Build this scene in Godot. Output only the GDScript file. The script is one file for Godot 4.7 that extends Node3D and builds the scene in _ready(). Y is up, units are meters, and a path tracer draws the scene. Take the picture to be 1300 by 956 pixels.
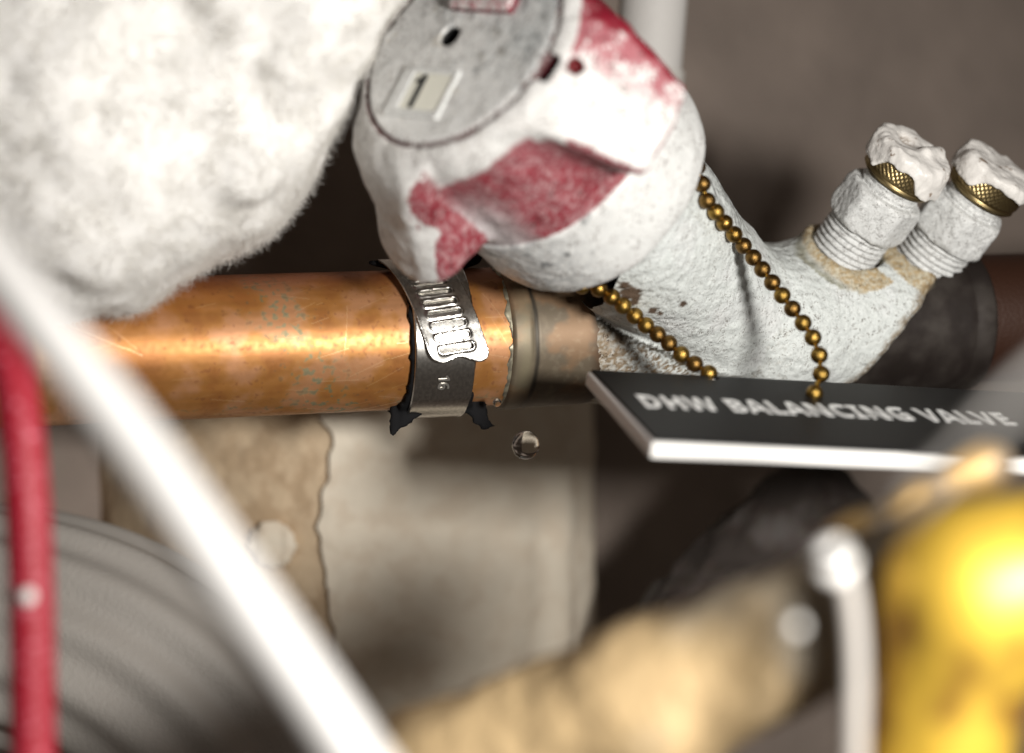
extends Node3D
# A macro photograph of a leaking copper joint beside a painted balancing valve.
# Lengths in this script are millimetres; S turns them into metres when a mesh or a node is placed.
# World axes: x right, y up, z towards the viewer. z = 0 is the plane in focus.
const S := 0.001
const CAM := 400.0          # camera stands 400 mm in front of the plane in focus
const MMPX := 0.157         # one pixel of the photograph at z = 0

var rng := RandomNumberGenerator.new()
var fine := FastNoiseLite.new()
var mid := FastNoiseLite.new()
var big := FastNoiseLite.new()
var cell := FastNoiseLite.new()
var verts := PackedVector3Array()
var norms := PackedVector3Array()
var uvs := PackedVector2Array()
var cols := PackedColorArray()
var idx := PackedInt32Array()
var xf := Transform3D()     # applied to what the builders add
var base := {}              # thing -> transform (mm) of the thing's own frame
var M := {}
var PF := Transform3D()     # frame of the pipe run: x along the pipe
var HF := Transform3D()     # frame of the handwheel: z out of its face
var neck_at := Vector3()
var neck_dir := Vector3()
var ports := []

# ---------------------------------------------------------------- helpers
func at(px: float, py: float, z: float) -> Vector3:
	var k := MMPX * (CAM - z) / CAM
	return Vector3((px - 650.0) * k, (478.0 - py) * k, z)

func thing(called: String, label: String, category: String, frame: Transform3D, group := "") -> Node3D:
	var o := Node3D.new()
	o.name = called
	add_child(o, true)
	o.transform = Transform3D(frame.basis, frame.origin * S)
	base[o] = frame
	tag(o, label, category, group)
	return o

func tag(o: Node, label: String, category := "", group := "", kind := "") -> void:
	if label: o.set_meta("label", label)
	if category: o.set_meta("category", category)
	if group: o.set_meta("group", group)
	if kind: o.set_meta("kind", kind)

func place(p: Vector3) -> Transform3D:
	return Transform3D(Basis(), p)

func begin() -> void:
	verts = PackedVector3Array(); norms = PackedVector3Array(); uvs = PackedVector2Array(); cols = PackedColorArray(); idx = PackedInt32Array()

func vert(p: Vector3, n: Vector3, uv := Vector2(), c := Color.WHITE) -> int:
	verts.append(xf * p); norms.append((xf.basis * n).normalized()); uvs.append(uv); cols.append(c)
	return verts.size() - 1

func quad(a: int, b: int, c: int, d: int) -> void:
	idx.append_array(PackedInt32Array([a, b, c, a, c, d]))

# commits what was collected as one mesh; vertices are in the frame of the thing that `parent` belongs to
func commit(called: String, mat: Material, parent: Node) -> MeshInstance3D:
	# make every triangle clockwise as seen from the side its normals point to
	var i := 0
	while i < idx.size():
		var a := idx[i]; var b := idx[i + 1]; var c := idx[i + 2]
		if (verts[b] - verts[a]).cross(verts[c] - verts[a]).dot(norms[a] + norms[b] + norms[c]) > 0.0:
			idx[i + 1] = c; idx[i + 2] = b
		i += 3
	var v := PackedVector3Array(); v.resize(verts.size())
	for k in verts.size(): v[k] = verts[k] * S
	var arr := []; arr.resize(Mesh.ARRAY_MAX)
	arr[Mesh.ARRAY_VERTEX] = v; arr[Mesh.ARRAY_NORMAL] = norms; arr[Mesh.ARRAY_TEX_UV] = uvs; arr[Mesh.ARRAY_COLOR] = cols; arr[Mesh.ARRAY_INDEX] = idx
	var m := ArrayMesh.new()
	m.add_surface_from_arrays(Mesh.PRIMITIVE_TRIANGLES, arr)
	m.surface_set_material(0, mat)
	var o := MeshInstance3D.new()
	o.name = called; o.mesh = m
	parent.add_child(o, true)
	return o

# a surface of revolution about x: profile of (x, r); a crease is a profile point given twice
func lathe(profile: Array, segs: int, u0 := 0.0, u1 := 1.0, wobble := 0.0) -> void:
	var first := verts.size()
	var n := profile.size()
	var x0: float = profile[0].x
	var x1: float = profile[n - 1].x
	for k in n:
		var p: Vector2 = profile[k]
		var before: Vector2 = profile[max(k - 1, 0)]
		var after: Vector2 = profile[min(k + 1, n - 1)]
		if k > 0 and before.is_equal_approx(p): before = p
		if k < n - 1 and after.is_equal_approx(p): after = p
		var d := after - before
		var nr := Vector2(-d.y, d.x).normalized()
		var u := u0 + (u1 - u0) * ((p.x - x0) / (x1 - x0) if absf(x1 - x0) > 0.01 else 0.0)
		for j in segs + 1:
			var f := TAU * j / segs
			var r := p.y
			if wobble > 0.0: r += wobble * mid.get_noise_3d(p.x * 3.0, cos(f) * 40.0, sin(f) * 40.0)
			vert(Vector3(p.x, r * sin(f), r * cos(f)), Vector3(nr.x, nr.y * sin(f), nr.y * cos(f)), Vector2(u, float(j) / segs))
	for k in n - 1:
		for j in segs:
			var a := first + k * (segs + 1) + j
			quad(a, a + 1, a + segs + 2, a + segs + 1)

# a tube swept along points, radius may depend on t and angle
func sweep(path: PackedVector3Array, radius: Callable, segs: int, cap := true, ulen := 1.0) -> void:
	var first := verts.size()
	var n := path.size()
	var side := Vector3.ZERO
	for k in n:
		var d := (path[min(k + 1, n - 1)] - path[max(k - 1, 0)]).normalized()
		if k == 0: side = d.cross(Vector3.UP if absf(d.y) < 0.9 else Vector3.RIGHT).normalized()
		side = (side - d * side.dot(d)).normalized()
		var up := d.cross(side)
		var t := float(k) / (n - 1)
		for j in segs + 1:
			var f := TAU * j / segs
			var q := side * cos(f) + up * sin(f)
			vert(path[k] + q * float(radius.call(t, f)), q, Vector2(t * ulen, float(j) / segs))
	for k in n - 1:
		for j in segs:
			var a := first + k * (segs + 1) + j
			quad(a, a + 1, a + segs + 2, a + segs + 1)
	if cap:
		for e in 2:
			var k := 0 if e == 0 else n - 1
			var nrm := (path[0] - path[1]).normalized() if e == 0 else (path[n - 1] - path[n - 2]).normalized()
			var c := vert(path[k], nrm)
			for j in segs:
				var a := vert(verts_at(first + k * (segs + 1) + j), nrm)
				var b := vert(verts_at(first + k * (segs + 1) + j + 1), nrm)
				idx.append_array(PackedInt32Array([c, a, b]))

func verts_at(i: int) -> Vector3:
	return xf.affine_inverse() * verts[i]

func curve(points: Array, step: float) -> PackedVector3Array:
	var c := Curve3D.new()
	for k in points.size():
		var a: Vector3 = points[max(k - 1, 0)]
		var b: Vector3 = points[min(k + 1, points.size() - 1)]
		var h: Vector3 = (b - a) / 6.0
		c.add_point(points[k], -h, h)
	c.bake_interval = step
	return c.get_baked_points()

# surface nets: meshes the field f < 0 inside the box lo..hi; tint gives a linear colour per vertex
func nets(f: Callable, lo: Vector3, hi: Vector3, c: float, tint = null) -> void:
	var B := 6
	var bx := int(ceil((hi.x - lo.x) / c / B)); var by := int(ceil((hi.y - lo.y) / c / B)); var bz := int(ceil((hi.z - lo.z) / c / B))
	var nx := bx * B + 1; var ny := by * B + 1; var nz := bz * B + 1
	var val := PackedFloat32Array(); val.resize(nx * ny * nz); val.fill(1e9)
	var row := nx; var layer := nx * ny
	var active := []
	var reach := B * c * 0.5 * 1.7321 * 1.25 + c
	for kz in bz:
		for ky in by:
			for kx in bx:
				var d: float = f.call(lo + Vector3(kx + 0.5, ky + 0.5, kz + 0.5) * (B * c))
				var i0 := kx * B; var j0 := ky * B; var k0 := kz * B
				if absf(d) > reach:
					if d < 0.0:
						for k in range(k0, k0 + B + 1):
							for j in range(j0, j0 + B + 1):
								var w := k * layer + j * row
								for i in range(i0, i0 + B + 1):
									if val[w + i] > 1e8: val[w + i] = d
					continue
				active.append(Vector3i(i0, j0, k0))
				for k in range(k0, k0 + B + 1):
					for j in range(j0, j0 + B + 1):
						var w := k * layer + j * row
						for i in range(i0, i0 + B + 1):
							if val[w + i] > 1e8 or val[w + i] == d:
								val[w + i] = f.call(lo + Vector3(i, j, k) * c)
	var vid := PackedInt32Array(); vid.resize(nx * ny * nz); vid.fill(-1)
	var first := verts.size()
	var off := [0, 1, row, row + 1, layer, layer + 1, layer + row, layer + row + 1]
	var cor := [Vector3(0, 0, 0), Vector3(1, 0, 0), Vector3(0, 1, 0), Vector3(1, 1, 0), Vector3(0, 0, 1), Vector3(1, 0, 1), Vector3(0, 1, 1), Vector3(1, 1, 1)]
	var ed := [[0, 1], [2, 3], [4, 5], [6, 7], [0, 2], [1, 3], [4, 6], [5, 7], [0, 4], [1, 5], [2, 6], [3, 7]]
	var pos := PackedVector3Array()
	var at_cell := PackedInt32Array()
	for b in active:
		for k in range(b.z, b.z + B):
			for j in range(b.y, b.y + B):
				for i in range(b.x, b.x + B):
					var w: int = k * layer + j * row + i
					var ins := 0
					for o in off:
						if val[w + o] < 0.0: ins += 1
					if ins == 0 or ins == 8: continue
					var sum := Vector3.ZERO; var cnt := 0
					for e in ed:
						var va := val[w + off[e[0]]]; var vb := val[w + off[e[1]]]
						if (va < 0.0) != (vb < 0.0):
							sum += cor[e[0]].lerp(cor[e[1]], va / (va - vb)); cnt += 1
					vid[w] = pos.size()
					pos.append(lo + (Vector3(i, j, k) + sum / cnt) * c)
					at_cell.append(w)
	var nr := PackedVector3Array(); nr.resize(pos.size())
	var tri := PackedInt32Array()
	for q in pos.size():
		var w := at_cell[q]
		for ax in 3:
			var s: int = [1, row, layer][ax]
			var v0 := val[w]; var v1 := val[w + s]
			if (v0 < 0.0) == (v1 < 0.0): continue
			var t1: int = [row, layer, 1][ax]; var t2: int = [layer, 1, row][ax]
			if w - t1 - t2 < 0: continue
			var a := vid[w - t1 - t2]; var b2 := vid[w - t2]; var d2 := vid[w - t1]
			if a < 0 or b2 < 0 or d2 < 0: continue
			var n := (pos[q] - pos[a]).cross(pos[d2] - pos[b2])
			var dirv: Vector3 = [Vector3.RIGHT, Vector3.UP, Vector3.BACK][ax] * (1.0 if v0 < 0.0 else -1.0)
			if n.dot(dirv) < 0.0: n = -n
			nr[a] += n; nr[b2] += n; nr[q] += n; nr[d2] += n
			tri.append_array(PackedInt32Array([a, b2, q, a, q, d2]))
	for q in pos.size():
		var n := nr[q].normalized()
		vert(pos[q], n, Vector2(), tint.call(pos[q], n) if tint != null else Color.WHITE)
	for t in tri: idx.append(t + first)

func smin(a: float, b: float, k: float) -> float:
	var h := maxf(k - absf(a - b), 0.0) / k
	return minf(a, b) - h * h * k * 0.25

func smax(a: float, b: float, k: float) -> float:
	return -smin(-a, -b, k)

func capsule(p: Vector3, a: Vector3, b: Vector3, ra: float, rb: float) -> float:
	var ab := b - a
	var t := clampf((p - a).dot(ab) / ab.length_squared(), 0.0, 1.0)
	return (p - a - ab * t).length() - lerpf(ra, rb, t)

func round_box(p: Vector3, h: Vector3, r: float) -> float:
	var q := p.abs() - h + Vector3(r, r, r)
	return Vector3(maxf(q.x, 0), maxf(q.y, 0), maxf(q.z, 0)).length() + minf(maxf(q.x, maxf(q.y, q.z)), 0.0) - r

func noise(freq: float, sd: int, octaves := 3, kind := FastNoiseLite.TYPE_SIMPLEX_SMOOTH) -> FastNoiseLite:
	var n := FastNoiseLite.new()
	n.noise_type = kind; n.frequency = freq; n.seed = sd; n.fractal_octaves = octaves
	if octaves < 2: n.fractal_type = FastNoiseLite.FRACTAL_NONE
	return n

func paint(w: int, h: int, f: Callable) -> ImageTexture:   # f gives an sRGB colour
	var data := PackedByteArray(); data.resize(w * h * 3)
	var o := 0
	for y in h:
		for x in w:
			var c: Color = f.call(x, y)
			data[o] = int(clampf(c.r, 0, 1) * 255.0); data[o + 1] = int(clampf(c.g, 0, 1) * 255.0); data[o + 2] = int(clampf(c.b, 0, 1) * 255.0)
			o += 3
	return ImageTexture.create_from_image(Image.create_from_data(w, h, false, Image.FORMAT_RGB8, data))

func grey(n: FastNoiseLite, w: int, h: int) -> ImageTexture:
	return ImageTexture.create_from_image(n.get_seamless_image(w, h))

func mat(c: Color, rough: float, metal := 0.0) -> StandardMaterial3D:   # c is a linear base colour
	var m := StandardMaterial3D.new()
	m.albedo_color = c.linear_to_srgb(); m.roughness = rough; m.metallic = metal
	return m

func tri(m: StandardMaterial3D, tiles_per_metre: float) -> StandardMaterial3D:
	m.uv1_triplanar = true
	m.uv1_scale = Vector3.ONE * tiles_per_metre
	return m

func bump(m: StandardMaterial3D, t: Texture2D, cm: float) -> StandardMaterial3D:
	m.heightmap_enabled = true; m.heightmap_texture = t; m.heightmap_scale = cm
	return m

func tinted(m: StandardMaterial3D) -> StandardMaterial3D:
	m.vertex_color_use_as_albedo = true
	return m

# ---------------------------------------------------------------- the scene
func _ready() -> void:
	# camera
	var cam := Camera3D.new(); cam.name = "camera"; add_child(cam)
	cam.position = Vector3(0, 0, CAM * S)
	var lens := CameraAttributesPhysical.new()
	lens.frustum_focal_length = 12.0 / tan(atan(956.0 * 0.5 * MMPX / CAM))
	lens.frustum_focus_distance = (CAM + 5.0) * S
	lens.frustum_near = 0.02; lens.frustum_far = 10.0
	lens.exposure_aperture = 5.9
	cam.attributes = lens
	cam.current = true
	# surroundings
	var we := WorldEnvironment.new(); we.name = "surroundings"; add_child(we)
	var e := Environment.new(); we.environment = e
	e.background_mode = Environment.BG_COLOR
	e.background_color = Color(0.060, 0.050, 0.042).linear_to_srgb()
	e.tonemap_mode = Environment.TONE_MAPPER_LINEAR
	e.tonemap_exposure = 1.0
	e.sdfgi_enabled = true; e.ssao_enabled = true; e.ssil_enabled = true
	# the camera's flash, held out to the right of the lens
	var flash := AreaLight3D.new(); flash.name = "camera_flash"; add_child(flash)
	flash.area_size = Vector2(0.05, 0.034)
	flash.light_color = Color(1.0, 0.985, 0.96)
	flash.light_energy = 0.16
	flash.area_range = 3.0; flash.area_attenuation = 2.0
	flash.shadow_enabled = true
	flash.position = Vector3(141, 12, 325) * S
	flash.look_at_from_position(flash.position, Vector3(0, 0, 0) * S)

	rng.seed = 7
	fine = noise(0.9, 3, 3); mid = noise(0.22, 5, 3); big = noise(0.06, 9, 3)
	cell = noise(0.55, 21, 1, FastNoiseLite.TYPE_CELLULAR)
	frames()
	materials()
	background()
	pipe_run()
	valve()
	hose_clamp()
	chain_and_tag()
	water()
	insulation()
	foreground()

func frames() -> void:
	var o := at(560, 429.5, -14)
	var a := at(1250, 404, -46) - at(160, 444.5, 5)
	a = a.normalized()
	var zz := (Vector3(0, 0, 1) - a * a.z).normalized()
	PF = Transform3D(Basis(a, zz.cross(a), zz), o)
	neck_at = Vector3(65, 0, 0)
	var b := PF * neck_at
	var d := at(584, 58, 42)
	var n := (d - b).normalized()
	var view := (Vector3(0, 0, CAM) - d).normalized()
	var u := n.cross(view).normalized()
	HF = Transform3D(Basis(u, n.cross(u), n), d)
	neck_dir = PF.basis.inverse() * n
	for q in [[1069.0, 322.0, -31.0], [1172.0, 337.0, -37.0]]:
		var p := at(q[0], q[1], q[2])
		var v := (Vector3(0, 0, CAM) - p).normalized()
		var t := (Vector3(0.59, 0.81, 0) * 0.89 + v * 0.45).normalized()
		if ports.size() == 1: t = (Vector3(0.62, 0.785, 0) * 0.89 + v * 0.45).normalized()
		ports.append([PF.affine_inverse() * p, PF.basis.inverse() * t])

func materials() -> void:
	var lump := noise(0.012, 4, 4)
	lump.frequency = 0.02
	var lump_t := grey(lump, 512, 512)
	var grain := grey(noise(0.06, 8, 3), 512, 512)
	M.lump = lump_t; M.grain = grain
	# white paint with pepper of bare specks
	var pn := noise(0.09, 31, 2).get_seamless_image(512, 512)
	var pb := noise(0.02, 32, 3).get_seamless_image(512, 512)
	var pa := pn.get_data(); var pc := pb.get_data()
	var speck := paint(512, 512, func(x: int, y: int):
		var a := pa[y * 512 + x] / 255.0
		var b := pc[y * 512 + x] / 255.0
		var d := smoothstep(0.74, 0.80, a + (b - 0.5) * 0.8)
		return Color(1, 1, 1).lerp(Color(0.26, 0.23, 0.21), d * 0.75) * (0.955 + 0.045 * b))
	M.speck = speck
	var w := mat(Color(0.70, 0.715, 0.71), 0.55)
	w.albedo_texture = speck
	var sparse := paint(512, 512, func(x: int, y: int):
		var a := pa[y * 512 + x] / 255.0
		var b := pc[y * 512 + x] / 255.0
		var d := smoothstep(0.81, 0.88, a + (b - 0.5) * 0.8)
		return Color(1, 1, 1).lerp(Color(0.34, 0.29, 0.26), d * 0.8) * (0.955 + 0.045 * b))
	w.albedo_texture = sparse
	M.paint = bump(tri(tinted(w), 45.0), lump_t, 0.06)
	var w2 := mat(Color(0.80, 0.80, 0.79), 0.45)
	w2.albedo_texture = sparse
	M.handle = bump(tri(tinted(w2), 26.0), lump_t, 0.022)
	var w3 := mat(Color(0.70, 0.71, 0.705), 0.5)
	w3.albedo_texture = speck
	M.port = bump(tri(w3, 60.0), lump_t, 0.03)
	M.clot = bump(tri(tinted(mat(Color(0.78, 0.77, 0.755), 0.42)), 60.0), lump_t, 0.02)
	M.bare = bump(tri(tinted(mat(Color(1, 1, 1), 0.5)), 60.0), lump_t, 0.04)
	# copper
	var cn := noise(0.012, 41, 4).get_seamless_image(1024, 512).get_data()
	var cf := noise(0.08, 42, 2).get_seamless_image(1024, 512).get_data()
	var st := noise(0.03, 43, 2)
	var img := Image.create_empty(1024, 512, false, Image.FORMAT_L8)
	img.fill(Color(0, 0, 0))
	var r := RandomNumberGenerator.new(); r.seed = 11
	for k in 420:                                   # scratches
		var p := Vector2(r.randf() * 1024.0, r.randf() * 512.0)
		var ang := r.randfn(0.1, 0.35)
		if r.randf() < 0.25: ang = r.randf() * PI
		var len := r.randf_range(6.0, 60.0) if k > 14 else r.randf_range(60.0, 160.0)
		var s := r.randf_range(0.15, 0.55) if k > 10 else 0.95
		for q in int(len):
			var z := p + Vector2(cos(ang), sin(ang)) * q
			img.set_pixel(posmod(int(z.x), 1024), posmod(int(z.y), 512), Color(s, s, s))
	var sc := img.get_data()
	var copper := paint(1024, 512, func(x: int, y: int):
		var a := cn[y * 1024 + x] / 255.0
		var f := cf[y * 1024 + x] / 255.0
		var streak := st.get_noise_2d(x * 0.15, y * 2.2)
		var c := Color(0.755, 0.515, 0.27).lerp(Color(0.81, 0.58, 0.40), smoothstep(0.4, 0.7, a))
		c = c.lerp(Color(0.62, 0.36, 0.20), smoothstep(0.45, 0.2, a) * 0.3)
		c = c * (0.97 + 0.06 * streak)
		c = c.lerp(Color(0.45, 0.26, 0.17), smoothstep(0.70, 0.85, f) * 0.3)
		c = c.lerp(Color(1.0, 0.86, 0.68), sc[y * 1024 + x] / 255.0 * 0.75)
		var u := x / 1024.0; var v := fposmod(y / 512.0 + 0.5, 1.0) - 0.5
		# verdigris specks in a ragged band
		var band := exp(-pow((u - 0.70 + 0.25 * v) / 0.035, 2.0)) + 0.5 * exp(-pow((v + 0.17) / 0.02, 2.0)) * smoothstep(0.3, 0.6, u)
		c = c.lerp(Color(0.50, 0.58, 0.47), smoothstep(0.62, 0.78, f + 0.35 * (a - 0.5)) * clampf(band, 0, 1) * 0.6)
		# darker, redder crown: the dim reflection up there is painted into the copper
		c = c.lerp(Color(0.55, 0.30, 0.20), smoothstep(0.09, 0.2, v) * 0.6)
		return c * Color(0.94, 0.95, 0.97))
	var rough_img := paint(1024, 512, func(x: int, y: int):
		var a := cn[y * 1024 + x] / 255.0
		var f := cf[y * 1024 + x] / 255.0
		var g := 0.45 + 0.12 * (a - 0.5) + 0.14 * (f - 0.5) - 0.1 * sc[y * 1024 + x] / 255.0
		return Color(g, g, g))
	var cu := mat(Color(1, 1, 1), 1.0, 0.5)
	cu.albedo_texture = copper; cu.roughness_texture = rough_img
	M.copper = bump(cu, grey(noise(0.03, 44, 3), 512, 512), 0.004)
	# tarnished solder cup
	var tn := noise(0.014, 51, 4).get_seamless_image(512, 512).get_data()
	var tf := noise(0.07, 52, 3).get_seamless_image(512, 512).get_data()
	var tarn := paint(512, 512, func(x: int, y: int):
		var a := tn[y * 512 + x / 5] / 255.0
		var f := tf[y * 512 + x / 5] / 255.0
		var u := x / 512.0
		var v := fposmod(y / 512.0 + 0.5, 1.0) - 0.5
		var c := Color(0.52, 0.42, 0.325).lerp(Color(0.43, 0.385, 0.325), smoothstep(0.35, 0.6, a))
		c = c.lerp(Color(0.70, 0.66, 0.55), smoothstep(0.45, 0.9, f) * 0.12)
		var ring := exp(-pow((u - 0.14) / 0.09, 2.0))
		c = c.lerp(Color(0.52, 0.49, 0.40), ring * (0.2 + 0.7 * a))
		c = c.lerp(Color(0.22, 0.20, 0.17), exp(-pow((u - 0.25 - 0.03 * (a - 0.5)) / 0.022, 2.0)) * 0.9)
		c = c.lerp(Color(0.25, 0.18, 0.13), smoothstep(0.80, 1.0, u) * 0.8)
		c = c.lerp(Color(0.30, 0.25, 0.19), smoothstep(-0.10, -0.2, v + 0.1 * (a - 0.5)) * 0.7)
		c = c.lerp(Color(0.30, 0.23, 0.18), smoothstep(0.10, 0.2, v + 0.1 * (a - 0.5)) * 0.7)
		c = c.lerp(Color(0.80, 0.80, 0.74), smoothstep(0.55, 0.85, f + 0.5 * (a - 0.5)) * smoothstep(0.3, 0.6, u) * 0.06)
		return c)
	var tm := mat(Color(1, 1, 1), 0.52, 0.4)
	tm.albedo_texture = tarn
	M.tarnish = tm
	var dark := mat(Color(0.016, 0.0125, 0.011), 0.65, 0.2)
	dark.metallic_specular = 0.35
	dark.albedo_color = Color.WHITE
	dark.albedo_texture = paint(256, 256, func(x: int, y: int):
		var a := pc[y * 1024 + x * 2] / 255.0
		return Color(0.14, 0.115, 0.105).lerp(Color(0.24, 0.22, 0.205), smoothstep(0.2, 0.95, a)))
	M.shaded_brass = bump(tri(dark, 12.0), grain, 0.004)  # mottled by wear; the shadow on the coupling is put into this dark colour
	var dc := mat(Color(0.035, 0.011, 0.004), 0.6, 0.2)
	M.shaded_copper = bump(tri(dc, 30.0), grain, 0.01)  # copper of the outlet pipe with the valve's shadow painted into it
	# steel of the clamp
	var bf := noise(0.05, 61, 3).get_seamless_image(512, 512).get_data()
	var steel_t := paint(512, 512, func(x: int, y: int):
		var f := bf[y * 512 + x] / 255.0
		return Color(0.83, 0.82, 0.80) * (0.80 + 0.32 * f))
	var stl := mat(Color(1, 1, 1), 0.23, 1.0)
	stl.albedo_texture = steel_t
	M.steel = tri(stl, 40.0)
	M.rubber = mat(Color(0.008, 0.008, 0.009), 0.8); M.rubber.metallic_specular = 0.25
	M.bead = bump(tri(mat(Color(0.27, 0.16, 0.04), 0.32, 1.0), 120.0), grain, 0.006)
	M.brass = mat(Color(0.62, 0.38, 0.08), 0.3, 1.0)
	var kn := mat(Color(0.34, 0.26, 0.13), 0.36, 1.0)
	M.knurl = kn
	M.tag_face = bump(tri(mat(Color(0.012, 0.0115, 0.0115), 0.5), 40.0), grain, 0.003)
	M.tag_face.metallic_specular = 0.28
	M.tag_core = mat(Color(0.82, 0.81, 0.79), 0.5)
	M.letter = mat(Color(0.95, 0.96, 0.95), 0.6)
	var wt := mat(Color(1, 1, 1), 0.02)
	wt.albedo_color = Color(1, 1, 1, 0.0); wt.refraction_enabled = true; wt.refraction_scale = 0.033
	M.water = wt
	var fl := mat(Color(0.95, 0.94, 0.92), 1.0)
	fl.metallic_specular = 0.1
	fl.backlight_enabled = true; fl.backlight = Color(0.5, 0.49, 0.47)
	M.wool = fl
	var fb := mat(Color(0.95, 0.945, 0.93), 0.8)
	fb.metallic_specular = 0.2
	fb.backlight_enabled = true; fb.backlight = Color(1.0, 0.99, 0.97)
	M.fibre = fb

func background() -> void:
	# wall
	var wn := noise(0.012, 81, 4).get_seamless_image(512, 512).get_data()
	var wall_t := paint(512, 512, func(x: int, y: int):
		var a := wn[y * 512 + x] / 255.0
		return Color(0.535, 0.485, 0.45) * (0.93 + 0.14 * a))
	var wm := mat(Color(1, 1, 1), 0.85); wm.albedo_texture = wall_t
	M.wall = bump(tri(wm, 4.0), M.grain, 0.05)
	var wall := MeshInstance3D.new(); wall.name = "wall"
	var bm := BoxMesh.new(); bm.size = Vector3(2.4, 1.6, 0.02); wall.mesh = bm
	wall.material_override = M.wall
	wall.position = Vector3(20, 0, -165 - 10) * S
	wall.rotation.y = deg_to_rad(27.0)
	add_child(wall); wall.set_meta("kind", "structure")
	# jacketed pipe
	var jn := noise(0.02, 82, 4).get_seamless_image(512, 512).get_data()
	var canvas_t := paint(512, 512, func(x: int, y: int):
		var a := jn[y * 512 + x] / 255.0
		return Color(0.94, 0.895, 0.82).lerp(Color(0.86, 0.79, 0.70), smoothstep(0.4, 0.8, a) * 0.5))
	var kraft_t := paint(512, 512, func(x: int, y: int):
		var a := jn[y * 512 + x] / 255.0
		return Color(0.82, 0.73, 0.61).lerp(Color(0.74, 0.64, 0.52), smoothstep(0.4, 0.7, a)))
	var cm := mat(Color(1, 1, 1), 0.8); cm.albedo_texture = canvas_t
	M.canvas = bump(tri(cm, 9.0), grey(noise(0.015, 83, 3), 512, 512), 0.08)
	var km := mat(Color(1, 1, 1), 0.75); km.albedo_texture = kraft_t
	M.kraft = bump(tri(km, 9.0), grey(noise(0.02, 84, 3), 512, 512), 0.08)
	var jb := at(430, 1090, -135)
	var j := thing("insulated_riser", "pale canvas wrapped insulated pipe standing upright behind the water drop", "pipe", place(jb))
	begin()
	var jp := PackedVector3Array()
	for k in 18: jp.append(Vector3(0, k * 8.0, 0))
	sweep(jp, func(t, f): return 66.0 + 0.5 * big.get_noise_3d(cos(f) * 60, t * 136, sin(f) * 60) + 0.2 * mid.get_noise_3d(cos(f) * 60, t * 136, sin(f) * 60), 96)
	commit("kraft_facing", M.kraft, j)
	# the canvas lap: an open sheet round the right of the riser with a ragged left edge
	begin()
	var rows := 120; var cls := 60
	for s in 2:
		var rr := 67.9 if s == 0 else 67.6
		for k in rows + 1:
			var y := k * 137.0 / rows
			var a0 := 0.05 + 0.08 * big.get_noise_2d(y * 0.5, 7.0) + 0.02 * mid.get_noise_2d(y * 0.6, 3.0)
			for q in cls + 1:
				var a := lerpf(a0, 2.2, float(q) / cls)
				var r2 := rr + 0.7 * (big.get_noise_3d(a * 45.0, y * 0.6, 50) + 0.6 * mid.get_noise_3d(a * 30.0, y * 0.25, 9)) * smoothstep(0.0, 0.3, a - a0) + 1.6 * exp(-pow((a - 1.05) / 0.07, 2.0)) - 0.9 * exp(-pow((a - 0.9) / 0.06, 2.0))
				vert(Vector3(sin(a) * r2, y, cos(a) * r2), Vector3(sin(a), 0, cos(a)) * (1.0 if s == 0 else -1.0), Vector2(a, y))
		for k in rows:
			for q in cls:
				var b := s * (rows + 1) * (cls + 1) + k * (cls + 1) + q
				quad(b, b + 1, b + cls + 2, b + cls + 1)
	for k in rows:
		var b := k * (cls + 1); var d := b + (rows + 1) * (cls + 1)
		quad(b, d, d + cls + 1, b + cls + 1)
	regular_normals()
	commit("canvas_wrap", M.canvas, j)
	for q in [[350.0, 690.0, 5.0]]:            # torn scraps of canvas stuck to the facing
		begin()
		var cp := at(q[0], q[1], -72) - jb
		var fa := atan2(cp.x, 63.0)
		cp = Vector3(sin(fa) * 67.2, cp.y, cos(fa) * 67.2)
		var rad: float = q[2]
		nets(func(p: Vector3): return (p - cp).length() * 0.9 - rad + 1.6 * mid.get_noise_3dv(p * 2.0) if Vector2(p.x, p.z).length() < 68.5 else Vector2(p.x, p.z).length() - 68.5 + 0.01, cp - Vector3.ONE * 10, cp + Vector3.ONE * 10, 0.9)
		commit("canvas_scrap", M.canvas, j)
	# pale pipe behind the handwheel
	var pb := at(812, 190, -75)
	var pp := thing("pale_pipe", "pale grey upright pipe end just behind the red top of the handwheel", "pipe", place(pb))
	begin()
	sweep(PackedVector3Array([Vector3.ZERO, Vector3(2, 20, 0), Vector3(4, 45, 0), Vector3(7, 90, 0)]), func(t, f): return 8.0, 48)
	commit("tube", bump(tri(mat(Color(0.6, 0.58, 0.56), 0.6), 20.0), M.grain, 0.01), pp)
	begin()
	sweep(PackedVector3Array([Vector3(1.4, 14, 0), Vector3(1.9, 19, 0)]), func(t, f): return 8.8, 48)
	commit("collar", mat(Color(0.55, 0.53, 0.5), 0.6), pp)
	# grey ribbed duct at lower left
	var gd := at(90, 900, -45)
	var g := thing("ribbed_duct", "grey ribbed flexible duct curving down at lower left behind the white cable", "duct", place(gd))
	begin()
	var path := curve([at(-260, 800, -55) - gd, at(-60, 790, -50) - gd, at(110, 822, -45) - gd, at(235, 900, -42) - gd, at(325, 1020, -42) - gd, at(380, 1180, -45) - gd], 3.0)
	sweep(path, func(t, f): return 27.0 + 0.9 * sin(f * 14.0) + 0.5 * sin(f * 5.0), 240)
	regular_normals()
	commit("duct_wall", bump(tri(mat(Color(0.42, 0.395, 0.365), 0.6), 20.0), M.grain, 0.01), g)

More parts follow.
